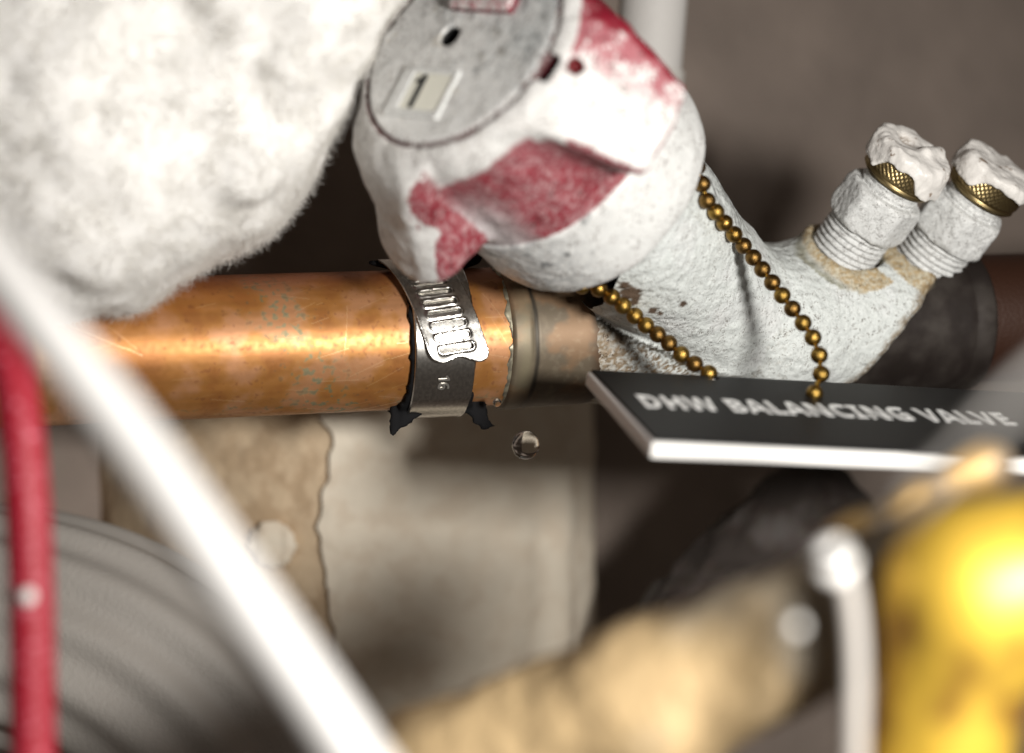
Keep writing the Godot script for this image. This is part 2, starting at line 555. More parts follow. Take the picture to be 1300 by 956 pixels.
func pipe_run() -> void:
	xf = Transform3D()
	var t := thing("copper_pipe", "bright orange copper water pipe with scratches left of the hose clamp", "pipe", PF * place(Vector3(-60, 0, 0)))
	begin(); xf = place(Vector3(60, 0, 0))
	lathe([Vector2(-150, 14.3), Vector2(-60, 14.3), Vector2(-20, 14.3), Vector2(13, 14.3), Vector2(18, 14.3)], 160)
	commit("tube", M.copper, t)
	begin()          # solder that ran out of the joint
	nets(func(p: Vector3):
		var r := Vector2(p.y, p.z).length()
		var e := 10.4 + 1.2 * big.get_noise_3dv(p * 2.2) + 0.8 * mid.get_noise_3dv(p * 1.5)
		return smax(r - 14.5 - 0.15 * mid.get_noise_3dv(p * 3.0), absf(p.x - (e + 15.5) * 0.5) - (15.5 - e) * 0.5, 0.4) if r > 13.0 else 1.5,
		Vector3(7, -16, -16), Vector3(16.5, 16, 16), 0.45,
		func(p: Vector3, n: Vector3):
			var k := mid.get_noise_3dv(p * 2.0)
			return Color(0.36, 0.33, 0.24).lerp(Color(0.19, 0.17, 0.13), smoothstep(-0.2, 0.3, k)))
	var sm := tinted(mat(Color(1, 1, 1), 0.45, 0.55))
	commit("solder_ring", sm, t)
	xf = Transform3D()

# --- the valve
func crease(p: Vector3) -> float:     # neck and bonnet, seen as the bulge above the run
	var q := p - neck_at
	var s := q.dot(neck_dir)
	var r := (q - neck_dir * s).length()
	var lim := lerpf(16.6, 18.8, smoothstep(20.0, 46.0, s))
	return smax(smax(r - lim, s - 56.0, 2.0), -s - 16.0, 8.0)

func body_sdf(p: Vector3) -> float:
	var r := Vector2(p.y, p.z).length()
	var lim := lerpf(14.9, 17.3, smoothstep(30.0, 44.0, p.x))
	var run := smax(smax(r - lim, 28.5 - p.x, 0.6), maxf((p.x - p.y * 0.85 - 99.0) * 0.707, p.x - 109.0) + 0.6 * mid.get_noise_3dv(p * 0.8), 2.5)
	var neck := crease(p)
	var d := smin(run, neck, 1.0)
	var q0: Vector3 = ports[0][0]; var t0: Vector3 = ports[0][1]
	var q1: Vector3 = ports[1][0]; var t1: Vector3 = ports[1][1]
	var mid_block := capsule(p, neck_at + Vector3(8, 0, 2), q0 - t0 * 14.0, 15.5, 11.0)
	mid_block = smin(mid_block, capsule(p, q0 - t0 * 13.0, q1 - t1 * 11.5, 11.0, 11.0), 4.0)
	d = smin(d, mid_block, 7.0)
	for k in 2:
		var b: Vector3 = ports[k][0]; var t: Vector3 = ports[k][1]
		var s := (p - b).dot(t)
		var rr := (p - b - t * s).length()
		d = smin(d, smax(smax(rr - 9.6 - 0.25 * mid.get_noise_3dv(p * 1.5), s - 0.6, 1.4), -s - 11.0, 1.0), 1.6)
		d = smax(d, -smax(rr - 7.9, -s - 0.8, 0.5), 0.5)
	return d - 0.22 * mid.get_noise_3dv(p * 1.1) - 0.45 * big.get_noise_3dv(p * 1.4)

func body_tint(p: Vector3, n: Vector3) -> Color:
	var white := Color(0.97, 1.0, 0.99)
	var c := white * (1.0 + 0.05 * big.get_noise_3dv(p))
	var f := fine.get_noise_3dv(p * 1.4)
	var m := mid.get_noise_3dv(p)
	# the run by the joint: paint dusted thinly over brown bronze
	var neck := crease(p)
	if p.x < 70.0 and neck > 0.7:
		var thin := smoothstep(66.0, 40.0, p.x + 10.0 * m)
		var bronze := Color(0.36, 0.25, 0.15)
		var cover := smoothstep(-0.25, 0.15, f + 0.24 - 0.30 * thin + 0.25 * m)
		c = c.lerp(bronze, (1.0 - cover) * clampf(thin + 0.2, 0, 1))
		if p.x < 40.0 + 4.0 * m: c = c.lerp(Color(0.40, 0.30, 0.20), smoothstep(38.0, 30.0, p.x) * 0.6)
		# grime and painted-in shade of the bulge in the corner under it
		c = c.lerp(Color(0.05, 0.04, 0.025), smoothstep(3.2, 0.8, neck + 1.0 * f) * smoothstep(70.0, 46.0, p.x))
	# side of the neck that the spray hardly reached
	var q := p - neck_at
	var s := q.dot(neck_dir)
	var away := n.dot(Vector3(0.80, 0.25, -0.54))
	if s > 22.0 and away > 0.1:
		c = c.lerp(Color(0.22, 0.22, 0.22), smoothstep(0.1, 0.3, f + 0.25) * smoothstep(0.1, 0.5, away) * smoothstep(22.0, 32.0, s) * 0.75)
	# tan sealant round the ports, green-grey stain outside it
	for k in 2:
		var b: Vector3 = ports[k][0]; var t: Vector3 = ports[k][1]
		var z := (p - b).dot(t)
		var rr := (p - b - t * z).length()
		if z > -7.0 and z < 3.0 and rr < 13.0:
			c = c.lerp(Color(0.62, 0.45, 0.25).lerp(Color(0.80, 0.72, 0.56), smoothstep(-0.3, 0.3, fine.get_noise_3dv(p))), smoothstep(-1.7, -0.7, z) * smoothstep(7.0, 7.6, rr))
			c = c.lerp(Color(0.30, 0.27, 0.15), exp(-pow((z + 1.9 + 0.5 * m) / 0.55, 2.0)) * 0.75)
	# chips down to brown primer
	for ch in chips:
		var d: float = (p - ch[0]).length() / ch[1] + 0.55 * mid.get_noise_3dv(p * 2.2)
		c = c.lerp(Color(0.17, 0.115, 0.085), smoothstep(1.06, 0.94, d))
	# rusty rim along the lower right edge of the casting
	var rim := (p.x - p.y * 0.85 - 99.0) * 0.707 + 1.2 * m
	if p.x > 76.0: c = c.lerp(Color(0.30, 0.20, 0.10), smoothstep(-2.6, -1.2, rim) * smoothstep(-0.3, 0.2, f + 0.2) * 0.8)
	if p.x > 76.0: c = c.lerp(Color(0.10, 0.085, 0.07), smoothstep(-0.8, 0.2, rim))
	return c

var chips := []

func valve() -> void:
	var base_x := 65.0
	xf = Transform3D()
	var t := thing("balancing_valve", "white painted balancing valve with red chipped handwheel and two capped test ports", "valve", PF)
	# chips: where they lie on the casting
	for q in [[800.0, 372.0, 2.1], [793.0, 363.0, 1.2], [806.0, 383.0, 1.2], [829.0, 395.0, 1.0], [838.0, 398.0, 0.8], [868.0, 386.0, 0.8], [1001.0, 372.0, 0.5]]:
		var hit := hit_body(q[0], q[1])
		chips.append([hit, q[2]])
	begin()
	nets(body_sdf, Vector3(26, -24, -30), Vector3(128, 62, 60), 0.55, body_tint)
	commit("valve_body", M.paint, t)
	# solder cup between pipe and body
	begin()
	lathe([Vector2(11.2, 14.2), Vector2(11.5, 15.0), Vector2(12.2, 15.2), Vector2(14.6, 15.3), Vector2(15.4, 15.2), Vector2(16.0, 14.9), Vector2(16.5, 15.1), Vector2(17.2, 15.2), Vector2(18.0, 15.05), Vector2(26.5, 15.0), Vector2(28.5, 14.9), Vector2(31.0, 14.7)], 140, 0, 1, 0.12)
	commit("solder_cup", M.tarnish, t)
	# worn coupling at the far end, the valve's shade put into its colour
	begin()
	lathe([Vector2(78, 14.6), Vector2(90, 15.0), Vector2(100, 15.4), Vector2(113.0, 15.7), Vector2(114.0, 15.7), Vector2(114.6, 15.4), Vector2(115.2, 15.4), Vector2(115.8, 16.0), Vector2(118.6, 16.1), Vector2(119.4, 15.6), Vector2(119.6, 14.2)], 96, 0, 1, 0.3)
	commit("outlet_coupling", M.shaded_brass, t)
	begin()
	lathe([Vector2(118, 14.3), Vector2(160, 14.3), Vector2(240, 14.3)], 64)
	commit("outlet_pipe", M.shaded_copper, t)
	handwheel(t)
	for k in 2: test_port(t, k)

func hit_body(px: float, py: float) -> Vector3:
	var inv := PF.affine_inverse()
	var o := inv * Vector3(0, 0, CAM)
	var d := (inv * at(px, py, 0) - o).normalized()
	var s := 330.0
	for k in 80:
		var v := body_sdf(o + d * s)
		if v < 0.02: break
		s += v * 0.8
	return o + d * s

# --- handwheel: local frame HF, z = 0 is the dial, the stem runs to -z
func wheel_sdf(p: Vector3) -> float:
	var h := -p.z
	var r := Vector2(p.x, p.y).length()
	var core := smax(r - 24.0 - 0.02 * h, h - 30.0, 1.0)
	core = smax(core, (r - 21.6 - h * 1.0) * 0.7, 2.5)          # shoulder up to the dial
	for k in 3:
		var a: float = deg_to_rad([184.0, 297.0, 62.0][k])
		var reach: float = 13.0 + h * [0.56, 0.40, 0.42][k]
		var along := p.x * cos(a) + p.y * sin(a)
		var over := -p.x * sin(a) + p.y * cos(a)
		var half: float = (14.2 - 0.03 * h if k == 0 else 12.0) if k != 1 else 14.2 - 0.22 * h
		var lobe := smax((along - reach - 11.6 - [0.0, 1.0, 0.0][k]) * 0.87, absf(over) - half, 4.0 if k == 0 else 2.4)
		if k == 0: lobe = smax(lobe, (Vector2(maxf(along - 20.0, 0.0), over).length() - maxf(reach - 8.0, 13.0)) * 0.87, 2.5)
		lobe = smax(smax(lobe, h - [25.5, 23.5, 24.0][k], 3.0), -along, 1.0)
		lobe = smax(smax(lobe, 1.2 - h, 2.0), (r - 21.6 - h * 1.5) * 0.55, 2.0)
		core = smin(core, lobe, [1.5, 4.0, 3.0][k])
	var d := smax(core, 0.2 - h, 1.2)
	d -= 0.25 * mid.get_noise_3dv(p * 0.9) + 0.3 * big.get_noise_3dv(p * 1.6)
	# dial: disc set in the top with a fine groove round it
	var dial := smax(r - 20.3, h - 2.0, 0.2)
	d = smax(d, -smax(absf(r - 20.75) - 0.33, h - 1.0, 0.1), 0.15)
	d = smin(d, smax(dial, -h + 0.15, 0.3), 0.15)
	# centre hole
	d = smax(d, -smax(Vector2(p.x + 0.1, p.y - 4.5).length() - 2.0, h - 7.0, 0.2), 0.3)
	# notch at the rim and the pin hole in the lobe
	var nt := Vector2(p.x - 8.0, p.y + 20.6).rotated(1.19)
	d = smax(d, -maxf(maxf(absf(nt.x) - 1.3, absf(nt.y) - 2.6), h - 6.0), 0.3)
	d = smax(d, -smax((p - Vector3(11.6, -22.8, -3.2)).length() - 1.35, -1e3, 0.1), 0.3)
	return d

func win(p: Vector3, c: Vector2) -> Vector2:       # position in the slanted axes of the digit windows
	var q := Vector2(p.x, p.y) - c
	return Vector2(q.dot(Vector2(0.475, -0.88)), q.dot(Vector2(0.88, 0.475)))

func wheel_tint(p: Vector3, n: Vector3) -> Color:
	var h := -p.z
	var r := Vector2(p.x, p.y).length()
	var f := fine.get_noise_3dv(p * 1.2)
	var g := mid.get_noise_3dv(p)
	var b := big.get_noise_3dv(p * 1.5)
	var white := Color(1, 0.99, 0.985) * (1.0 + 0.03 * b)
	var red := Color(0.29, 0.010, 0.028)
	var pink := Color(0.47, 0.09, 0.125)
	var a := rad_to_deg(atan2(p.y, p.x))
	var c := white
	if h < 1.3 and r < 20.3:
		# dial: grey under a thin dusting of white, barer towards the upper right
		var bare := smoothstep(-8.0, 16.0, p.x * 0.9 - p.y * 0.1 + 10.0 * b)
		c = Color(1.12, 1.125, 1.125).lerp(Color(0.60, 0.64, 0.66), clampf(bare * 0.8 - 0.15 + 0.9 * f, 0, 1))
		c = c.lerp(Color(0.16, 0.18, 0.20), smoothstep(0.22, 0.45, g + 0.5 * f) * bare * 0.9)
		c = c.lerp(Color(0.50, 0.50, 0.49), smoothstep(0.25, 0.45, f) * 0.5)
	elif r < 21.4 and h < 3.0:
		c = white.lerp(Color(0.13, 0.05, 0.05), smoothstep(-0.35, 0.0, g + 0.25) * (1.0 if n.z < 0.9 or h > 0.7 else 0.4))
	# scoop between the two lobes that can be seen: red plastic under thin spray
	var e2 := Vector2(0.454, -0.891)
	var along2 := p.x * e2.x + p.y * e2.y
	var over2 := p.x * 0.891 + p.y * 0.454          # plus is the upper right side of the lower-right lobe
	var scoop := 0.0
	if h > 4.5 and r < 25.6 and n.z < 0.5 and p.y < -3.0 and a < -40.0: scoop = 1.0
	if p.x < -15.0 and n.y < -0.80 + 0.12 * g and h > 4.0 + 3.0 * g: scoop = 1.0         # side of the lower-left lobe
	if n.dot(Vector3(-0.891, -0.454, 0)) > 0.62 and h > 7.0 and p.y < -14.0 and over2 < -2.0: scoop = 1.0
	if n.z < -0.2: scoop = 1.0
	if scoop > 0.0:
		var dust := smoothstep(0.0, 0.5, f + 0.25 * g + 0.12)
		var cc := red.lerp(pink, clampf(0.35 + 0.7 * f + 0.5 * b, 0, 1)).lerp(white, dust * 0.26 + 0.03)
		if r < 25.6: cc = cc.lerp(Color(0.75, 0.72, 0.74), smoothstep(-12.0, -19.0, p.x) * smoothstep(8.0, 22.0, h) * 0.85)
		# thick white lip that ran down from the shoulder
		var lip := 4.8 - 0.20 * (p.x + 2.0) + 4.5 * exp(-pow((p.x - 1.0) / 1.3, 2.0)) + 3.0 * exp(-pow((p.x - 4.6) / 0.9, 2.0))
		c = cc.lerp(white, smoothstep(lip + 0.5, lip - 0.5, h + 0.8 * g) * smoothstep(-21.0, -19.0, p.x))
	# upper side of the lower-right lobe: bare red
	elif over2 > 7.0 and n.dot(Vector3(0.891, 0.454, 0)) > 0.38 and h > 2.0 and p.y < 16.0:
		c = red.lerp(pink, smoothstep(-0.1, 0.5, b + 0.3 * f) * 0.4)
	elif h > 1.5 and p.x > 2.0 and p.y < 14.0:
		# face of the lower-right lobe: spray thins towards its upper edge
		var t := smoothstep(-9.0, 8.0, over2 + 5.0 * b - (along2 - 24.0) * 0.5)
		var dots := smoothstep(-0.15, 0.35, f + 0.9 * g + t * 1.0 - 0.42)
		c = white.lerp(pink, clampf(dots * t * 1.15, 0, 0.9))
		c = c.lerp(red, smoothstep(0.0, 1.2, over2 - 8.6 + 2.5 * g + 2.0 * b) * smoothstep(20.0, 25.0, along2) * 0.95)
	else:
		c = c.lerp(Color(0.75, 0.70, 0.62), smoothstep(0.42, 0.6, g) * 0.6)
	# inside the notch and the pin hole
	if (p - Vector3(11.6, -22.8, -3.2)).length() < 1.6: c = Color(0.16, 0.004, 0.01)
	var nt := Vector2(p.x - 8.0, p.y + 20.6).rotated(1.19)
	if absf(nt.x) < 1.4 and absf(nt.y) < 2.7 and h > 0.4: c = Color(0.07, 0.006, 0.01)
	if Vector2(p.x + 0.1, p.y - 4.5).length() < 2.1 and h > 0.5: c = Color(0.02, 0.02, 0.022)
	return c

func handwheel(t: Node3D) -> void:
	xf = PF.affine_inverse() * HF
	begin()
	nets(wheel_sdf, Vector3(-42, -36, -31), Vector3(30, 36, 2), 0.5, wheel_tint)
	var w := commit("handwheel", M.handle, t)
	w.set_meta("label", "three-lobed red handwheel under flaking white paint")
	# skirt below the wheel
	begin()
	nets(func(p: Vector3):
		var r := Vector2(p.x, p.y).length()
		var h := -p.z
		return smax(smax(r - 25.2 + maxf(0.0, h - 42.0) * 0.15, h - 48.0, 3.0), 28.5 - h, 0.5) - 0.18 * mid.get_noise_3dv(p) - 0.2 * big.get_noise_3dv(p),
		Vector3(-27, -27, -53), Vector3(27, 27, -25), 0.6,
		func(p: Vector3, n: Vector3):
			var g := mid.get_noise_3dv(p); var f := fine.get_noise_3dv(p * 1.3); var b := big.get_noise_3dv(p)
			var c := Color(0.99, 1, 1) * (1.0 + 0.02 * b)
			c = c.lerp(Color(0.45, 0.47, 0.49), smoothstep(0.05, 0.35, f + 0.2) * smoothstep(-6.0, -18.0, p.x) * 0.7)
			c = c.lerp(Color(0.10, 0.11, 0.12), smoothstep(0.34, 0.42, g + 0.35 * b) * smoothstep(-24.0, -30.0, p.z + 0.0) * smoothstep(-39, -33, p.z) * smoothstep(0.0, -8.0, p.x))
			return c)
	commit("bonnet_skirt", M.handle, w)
	# digit window with its 1
	var dial := Vector3(-10.7, -1.8, 0)
	var wx := Vector3(0.475, -0.88, 0); var wy := Vector3(0.88, 0.475, 0)
	xf = PF.affine_inverse() * HF * Transform3D(Basis(wx, wy, Vector3(0, 0, 1)), dial + Vector3(0, 0, 0.0))
	begin()
	nets(func(p: Vector3):
		var d := round_box(p - Vector3(0, 0, -0.3), Vector3(7.0, 5.3, 0.72), 0.3)
		d = smax(d, -round_box(p - Vector3(1.0, 0.2, 0.65), Vector3(4.9, 4.0, 0.6), 0.2), 0.25)
		return d - 0.05 * mid.get_noise_3dv(p * 3.0), Vector3(-8, -7, -1.6), Vector3(8, 7, 1.5), 0.32,
		func(p: Vector3, n: Vector3): return Color(0.92, 0.93, 0.93).lerp(Color(0.30, 0.27, 0.25), smoothstep(0.3, 0.6, fine.get_noise_3dv(p * 1.3)) * (0.6 if absf(p.x) > 5.6 or absf(p.y) > 4.2 else 0.15)))
	var wf := commit("window_frame", M.handle, w)
	begin()
	nets(func(p: Vector3): return round_box(p - Vector3(1.0, 0.2, -0.06), Vector3(4.8, 3.9, 0.25), 0.1), Vector3(-4.6, -4.6, -0.5), Vector3(6.6, 5, 0.8), 0.3)
	commit("digit_drum", mat(Color(0.80, 0.79, 0.70), 0.5), w)
	begin()
	nets(func(p: Vector3):
		var q := p - Vector3(-1.0, 0.2, 0.2)
		q.z *= 3.0
		return minf(capsule(q, Vector3(0.1, -3.0, 0), Vector3(0.1, 2.9, 0), 0.75, 0.75), capsule(q, Vector3(0.1, 2.9, 0), Vector3(-1.3, 2.0, 0), 0.55, 0.5)), Vector3(-4, -4, -0.3), Vector3(1.5, 4.5, 0.8), 0.2)
	commit("digit", mat(Color(0.015, 0.015, 0.015), 0.6), w)
	# second window further up the dial, its red rim showing
	xf = PF.affine_inverse() * HF * Transform3D(Basis(wx, wy, Vector3(0, 0, 1)), Vector3(10.6, 4.6, 0))
	begin()
	nets(func(p: Vector3):
		return round_box(p - Vector3(0, 0, -0.1), Vector3(7.6, 4.3, 1.9), 0.7) - 0.1 * mid.get_noise_3dv(p * 2.0), Vector3(-9, -6, -2.5), Vector3(9, 6, 2.4), 0.35,
		func(p: Vector3, n: Vector3):
			var f := fine.get_noise_3dv(p)
			if p.z > 1.0: return Color(0.62, 0.22, 0.26).lerp(Color(0.9, 0.86, 0.86), smoothstep(-0.15, 0.3, f + 0.2))
			return Color(0.10, 0.01, 0.02).lerp(Color(0.42, 0.03, 0.06), smoothstep(-0.1, 0.4, f)))
	commit("window_rim", M.handle, w)
	xf = Transform3D()

# flat lettering in the plane of frame f (mm, thing's frame), fitted to a height and a width
func letters(text: String, called: String, m: Material, parent: Node, f: Transform3D, high: float, wide: float, deep: float, weight := 700) -> MeshInstance3D:
	var tm := TextMesh.new()
	var font := SystemFont.new(); font.font_names = PackedStringArray(["Droid Sans"]); font.font_weight = weight
	tm.font = font; tm.text = text; tm.font_size = 64; tm.pixel_size = 0.01; tm.depth = 1.0; tm.curve_step = 1.0
	tm.horizontal_alignment = HORIZONTAL_ALIGNMENT_LEFT
	var ab := tm.get_aabb()
	var o := MeshInstance3D.new(); o.name = called
	o.mesh = tm; o.material_override = m
	var sx := wide / ab.size.x; var sy := high / ab.size.y; var sz := deep / ab.size.z
	var c := ab.position + ab.size * 0.5
	var l := Transform3D(Basis(Vector3(sx, 0, 0), Vector3(0, sy, 0), Vector3(0, 0, sz)), Vector3(-c.x * sx, -c.y * sy, -c.z * sz))
	var g := f * l
	o.transform = Transform3D(Basis(g.basis.x * S, g.basis.y * S, g.basis.z * S), g.origin * S)
	parent.add_child(o, true)
	return o

func test_port(t: Node3D, k: int) -> void:
	var p: Vector3 = ports[k][0]; var d: Vector3 = ports[k][1]
	var side := d.cross(Vector3(0, 0, 1)).normalized()
	xf = Transform3D(Basis(d, side, d.cross(side)), p)
	# threaded stem: lathe along the port's axis
	begin()
	var prof := [Vector2(-1.0, 6.6)]
	for q in 6:
		var x := -0.2 + q * 1.35
		prof.append_array([Vector2(x, 6.6), Vector2(x + 0.35, 7.3), Vector2(x + 0.75, 7.3), Vector2(x + 1.1, 6.65)])
	prof.append(Vector2(9.0, 6.4))
	lathe(prof, 64, 0, 1, 0.25)
	var stem := commit("test_port", M.port, t)
	if k == 1: stem.set_meta("label", "rear test port with knurled brass cap showing")
	begin()
	var twist := 0.25 if k == 0 else 0.75
	nets(func(q: Vector3):
		var h := -1e9
		for n in 3:
			var a := n * PI / 3.0 + twist
			h = maxf(h, absf(q.y * cos(a) + q.z * sin(a)) - 8.1)
		var r := Vector2(q.y, q.z).length()
		var v := smax(h, smax(absf(q.x - 12.6) - 4.6, r - 9.1 + maxf(0, absf(q.x - 12.6) - 3.2) * 0.7, 0.3), 0.5)
		v = smin(v, smax(r - 6.5 - 0.25 * sin(q.x * 4.6), absf(q.x - 17.5) - 2.2, 0.3), 0.4)
		return v - 0.22 * mid.get_noise_3dv(q * 1.6 + Vector3(k * 40, 0, 0)) - 0.15 * fine.get_noise_3dv(q * 0.8), Vector3(6, -10.5, -10.5), Vector3(21, 10.5, 10.5), 0.42)
	commit("hex_body", M.port, stem)
	# knurled brass cap
	begin()
	var first := verts.size()
	var nj := 168
	var ni := 26
	for i in ni + 1:
		var x := 20.2 + 6.5 * i / ni
		for j in nj + 1:
			var f := TAU * j / nj
			var ins := minf(smoothstep(1.3, 2.0, x - 20.2), smoothstep(0.2, 0.6, 26.7 - x))
			var kn := 0.28 * (absf(sin(f * 21.0 + x * 2.6)) + absf(sin(f * 21.0 - x * 2.6)) - 1.2) * ins
			var r := (8.1 if x > 20.5 else 7.6) + kn - (0.45 * exp(-pow((x - 21.3) / 0.25, 2.0)))
			vert(Vector3(x, r * sin(f), r * cos(f)), Vector3(0, sin(f), cos(f)))
	for i in ni:
		for j in nj:
			var a := first + i * (nj + 1) + j
			quad(a, a + 1, a + nj + 2, a + nj + 1)
	# facet normals so that the diamonds catch the light
	regular_normals()
	for e in 2:
		var nrm := Vector3(-1 if e == 0 else 1, 0, 0)
		var c := vert(Vector3(20.2 if e == 0 else 26.7, 0, 0), nrm)
		for j in nj:
			var fa := TAU * j / nj; var fb := TAU * (j + 1) / nj
			var xx := 20.2 if e == 0 else 26.7
			var a := vert(Vector3(xx, 7.6 * sin(fa), 7.6 * cos(fa)), nrm); var b := vert(Vector3(xx, 7.6 * sin(fb), 7.6 * cos(fb)), nrm)
			idx.append_array(PackedInt32Array([c, a, b]))
	commit("knurled_cap", M.knurl, stem)
	# the clot of white paint over the cap
	begin()
	var sd := Vector3(k * 31.0, k * 17.0, 0)
	nets(func(q: Vector3):
		var r := Vector2(q.y, q.z).length()
		var low := 21.9 + 3.4 * smoothstep(0.80, 0.96, (-0.40 * q.y - 0.92 * q.z) / maxf(r, 0.1)) if k == 0 else 25.6 - 3.0 * smoothstep(0.0, 6.0, -q.y + q.z * 0.3)
		low += 1.0 * mid.get_noise_3dv(q * 0.7 + sd)
		var v := smax(smax(r - 9.2, q.x - (28.6 if k == 0 else 28.2), 2.4), low - q.x, 0.4)
		v -= 0.8 * big.get_noise_3dv(q * 2.2 + sd) + 0.22 * mid.get_noise_3dv(q * 1.3 + sd)
		if k == 0:
			v = smax(v, -((q - Vector3(29.4, -2.4, 1.8)).length() - 2.3), 1.0)
			v = smin(v, capsule(q, Vector3(28.6, 5.5, 3.0), Vector3(29.0, 1.0, -2.0), 1.5, 1.3), 1.2)
			v = smin(v, capsule(q, Vector3(27.0, -8.0, 2.0), Vector3(26.0, -8.8, 1.0), 1.2, 0.7), 0.8)
		return v, Vector3(18, -12, -12), Vector3(33, 12, 12), 0.42,
		func(q: Vector3, n: Vector3):
			var f := fine.get_noise_3dv(q * 1.4 + sd); var g := mid.get_noise_3dv(q + sd)
			var c := Color(0.98, 0.96, 0.94)
			if k == 0: c = c.lerp(Color(0.40, 0.34, 0.29), smoothstep(2.9, 1.4, (q - Vector3(28.2, -2.4, 1.8)).length()) * smoothstep(-0.2, 0.25, f))
			c = c.lerp(Color(0.24, 0.15, 0.09), smoothstep(0.48, 0.62, g + 0.3 * f))
			return c)
	commit("paint_clot", M.clot, stem)
	xf = Transform3D()

func regular_normals() -> void:          # normals of the collected mesh from its faces
	var acc := PackedVector3Array(); acc.resize(verts.size())
	var i := 0
	while i < idx.size():
		var a := idx[i]; var b := idx[i + 1]; var c := idx[i + 2]
		var n := (verts[b] - verts[a]).cross(verts[c] - verts[a])
		if n.dot(norms[a]) < 0.0: n = -n
		acc[a] += n; acc[b] += n; acc[c] += n
		i += 3
	for k in verts.size(): norms[k] = acc[k].normalized()

# --- hose clamp and the rubber under it
func hose_clamp() -> void:
	xf = Transform3D()
	var g := thing("rubber_patch", "torn black rubber patch squeezed out from under the steel hose clamp", "rubber patch", PF * place(Vector3(-3.6, 0, 0)))
	xf = place(Vector3(2, 0, 0))
	begin()
	nets(func(p: Vector3):
		var r := Vector2(p.y, p.z).length()
		var a := atan2(p.z, -p.y)                    # 0 at the bottom of the pipe, 90 degrees at the front
		var e := 0.6 * mid.get_noise_3dv(p * 1.2) + 0.5 * fine.get_noise_3dv(p * 0.7)
		var d := smax(absf(r - 15.0) - 0.62, absf(p.x + 1.6) - 6.6 - e - 1.2 * smoothstep(0.9, 0.2, absf(a)), 0.3)
		# flaps that hang below and stand up above
		d = smin(d, smax(capsule(p, Vector3(-8.5, -14.5, 4), Vector3(-10.6, -18.9, 5.3), 2.4 + e, 0.7 + 0.5 * e), absf(p.z - 4.6 - 0.15 * (p.y + 15) * -0.6) - 0.6, 0.3), 0.8)
		d = smin(d, smax(capsule(p, Vector3(-6.5, -14.5, 4.5), Vector3(-8.0, -17.2, 5.0), 2.2 + e, 0.8 + e), absf(p.z - 5.0) - 0.6, 0.3), 0.8)
		d = smin(d, smax(capsule(p, Vector3(6.5, -13.6, 4), Vector3(8.6, -18.0, 5.2), 2.8 + e, 1.2 + e), absf(p.z - 4.6) - 0.6, 0.3), 0.8)
		d = smin(d, capsule(p, Vector3(8.6, -18.4, 4.8), Vector3(11.0, -18.3, 4.8), 0.6, 0.3), 0.6)
		d = smin(d, capsule(p, Vector3(-9, 15.2, 3), Vector3(-13.0, 15.8, 3), 1.0, 0.6), 0.6)
		d = smin(d, capsule(p, Vector3(5, 16.2, 1), Vector3(9.0, 17.0, 0), 2.6, 2.2), 0.6)
		return d, Vector3(-17, -22, -17), Vector3(13, 20, 17), 0.5)
	commit("rubber_sheet", M.rubber, g)
	var t := thing("hose_clamp", "shiny slotted steel worm drive hose clamp round the copper pipe", "hose clamp", PF * place(Vector3(-3.6, 0, 0)))
	xf = place(Vector3(2, 0, 0))
	# band
	begin()
	var prof := []
	var R := 15.9
	for q in [[-7.6, 0.0], [-7.45, 0.35], [-7.2, 0.45], [-6.6, 0.3], [3.8, 0.3], [4.4, 0.45], [4.65, 0.35], [4.8, 0.0], [4.6, -0.2], [-7.4, -0.2], [-7.6, 0.0]]:
		prof.append(Vector2(q[0], R + q[1]))
	lathe(prof, 160)
	var band := commit("band", M.steel, t)
	# stamped size mark on the lower front of the band
	var ang := -0.60
	var rr := R + 0.33
	letters("16", "stamped_number", mat(Color(0.42, 0.40, 0.37), 0.4, 0.8), band, xf * Transform3D(Basis(Vector3(0, -cos(ang), sin(ang)), Vector3(1, 0, 0), Vector3(0, sin(ang), cos(ang))), Vector3(-1.5, sin(ang) * rr, cos(ang) * rr)), 2.4, 3.2, 0.16)
	# free tail with worm slots, laid slightly askew over the band
	begin()
	nets(func(p: Vector3):
		var r := Vector2(p.y, p.z).length()
		var s := atan2(p.y, p.z) * 17.0                # length round the pipe, up is plus
		var lift := 0.45 + 0.9 * smoothstep(2.0, -5.5, s)
		var w := (p.x + 1.6) + (s - 6.0) * 0.27   # across, askew
		var endl := -4.6 + 0.55 * (1.0 - cos(w * 0.85)) * -1.0 + 0.5
		var plate := smax(absf(w) - 6.2, endl - s, 1.6)
		var slot := 1e9
		for k in 10:
			var c := -2.3 + k * 2.35
			var q := Vector2(maxf(absf(w + 0.2) - 3.0, 0.0), s - c - 0.12 * w)
			slot = minf(slot, q.length() - 0.58)
		plate = smax(plate, -slot, 0.15)
		var mid_r := R + 0.3 + lift + 0.12 * exp(-pow(slot / 0.4, 2.0)) + 0.12 * exp(-pow((plate + 0.1) / 0.3, 2.0))
		return smax(plate, absf(r - mid_r) - 0.24, 0.15), Vector3(-12, -6.5, 4), Vector3(11, 18.3, 19), 0.2)
	commit("slotted_tail", M.steel, t)
	# worm housing and screw on top
	begin()
	nets(func(p: Vector3):
		var q := p - Vector3(-1.5, 20.0, -0.5)
		var d := smax(capsule(q, Vector3(0, 0, -7), Vector3(0, 0, 6), 5.2, 5.2), absf(q.z + 0.5) - 6.0, 0.5)
		d = smax(d, -capsule(q, Vector3(0, 0, -10), Vector3(0, 0, 10), 4.4, 4.4), 0.2)
		d = smin(d, round_box(q - Vector3(0, -4.4, 0), Vector3(6.3, 0.5, 7.0), 0.3), 0.5)
		return d, Vector3(-9, 13.5, -9), Vector3(6, 27, 9), 0.4)
	commit("worm_housing", M.steel, t)
	begin()
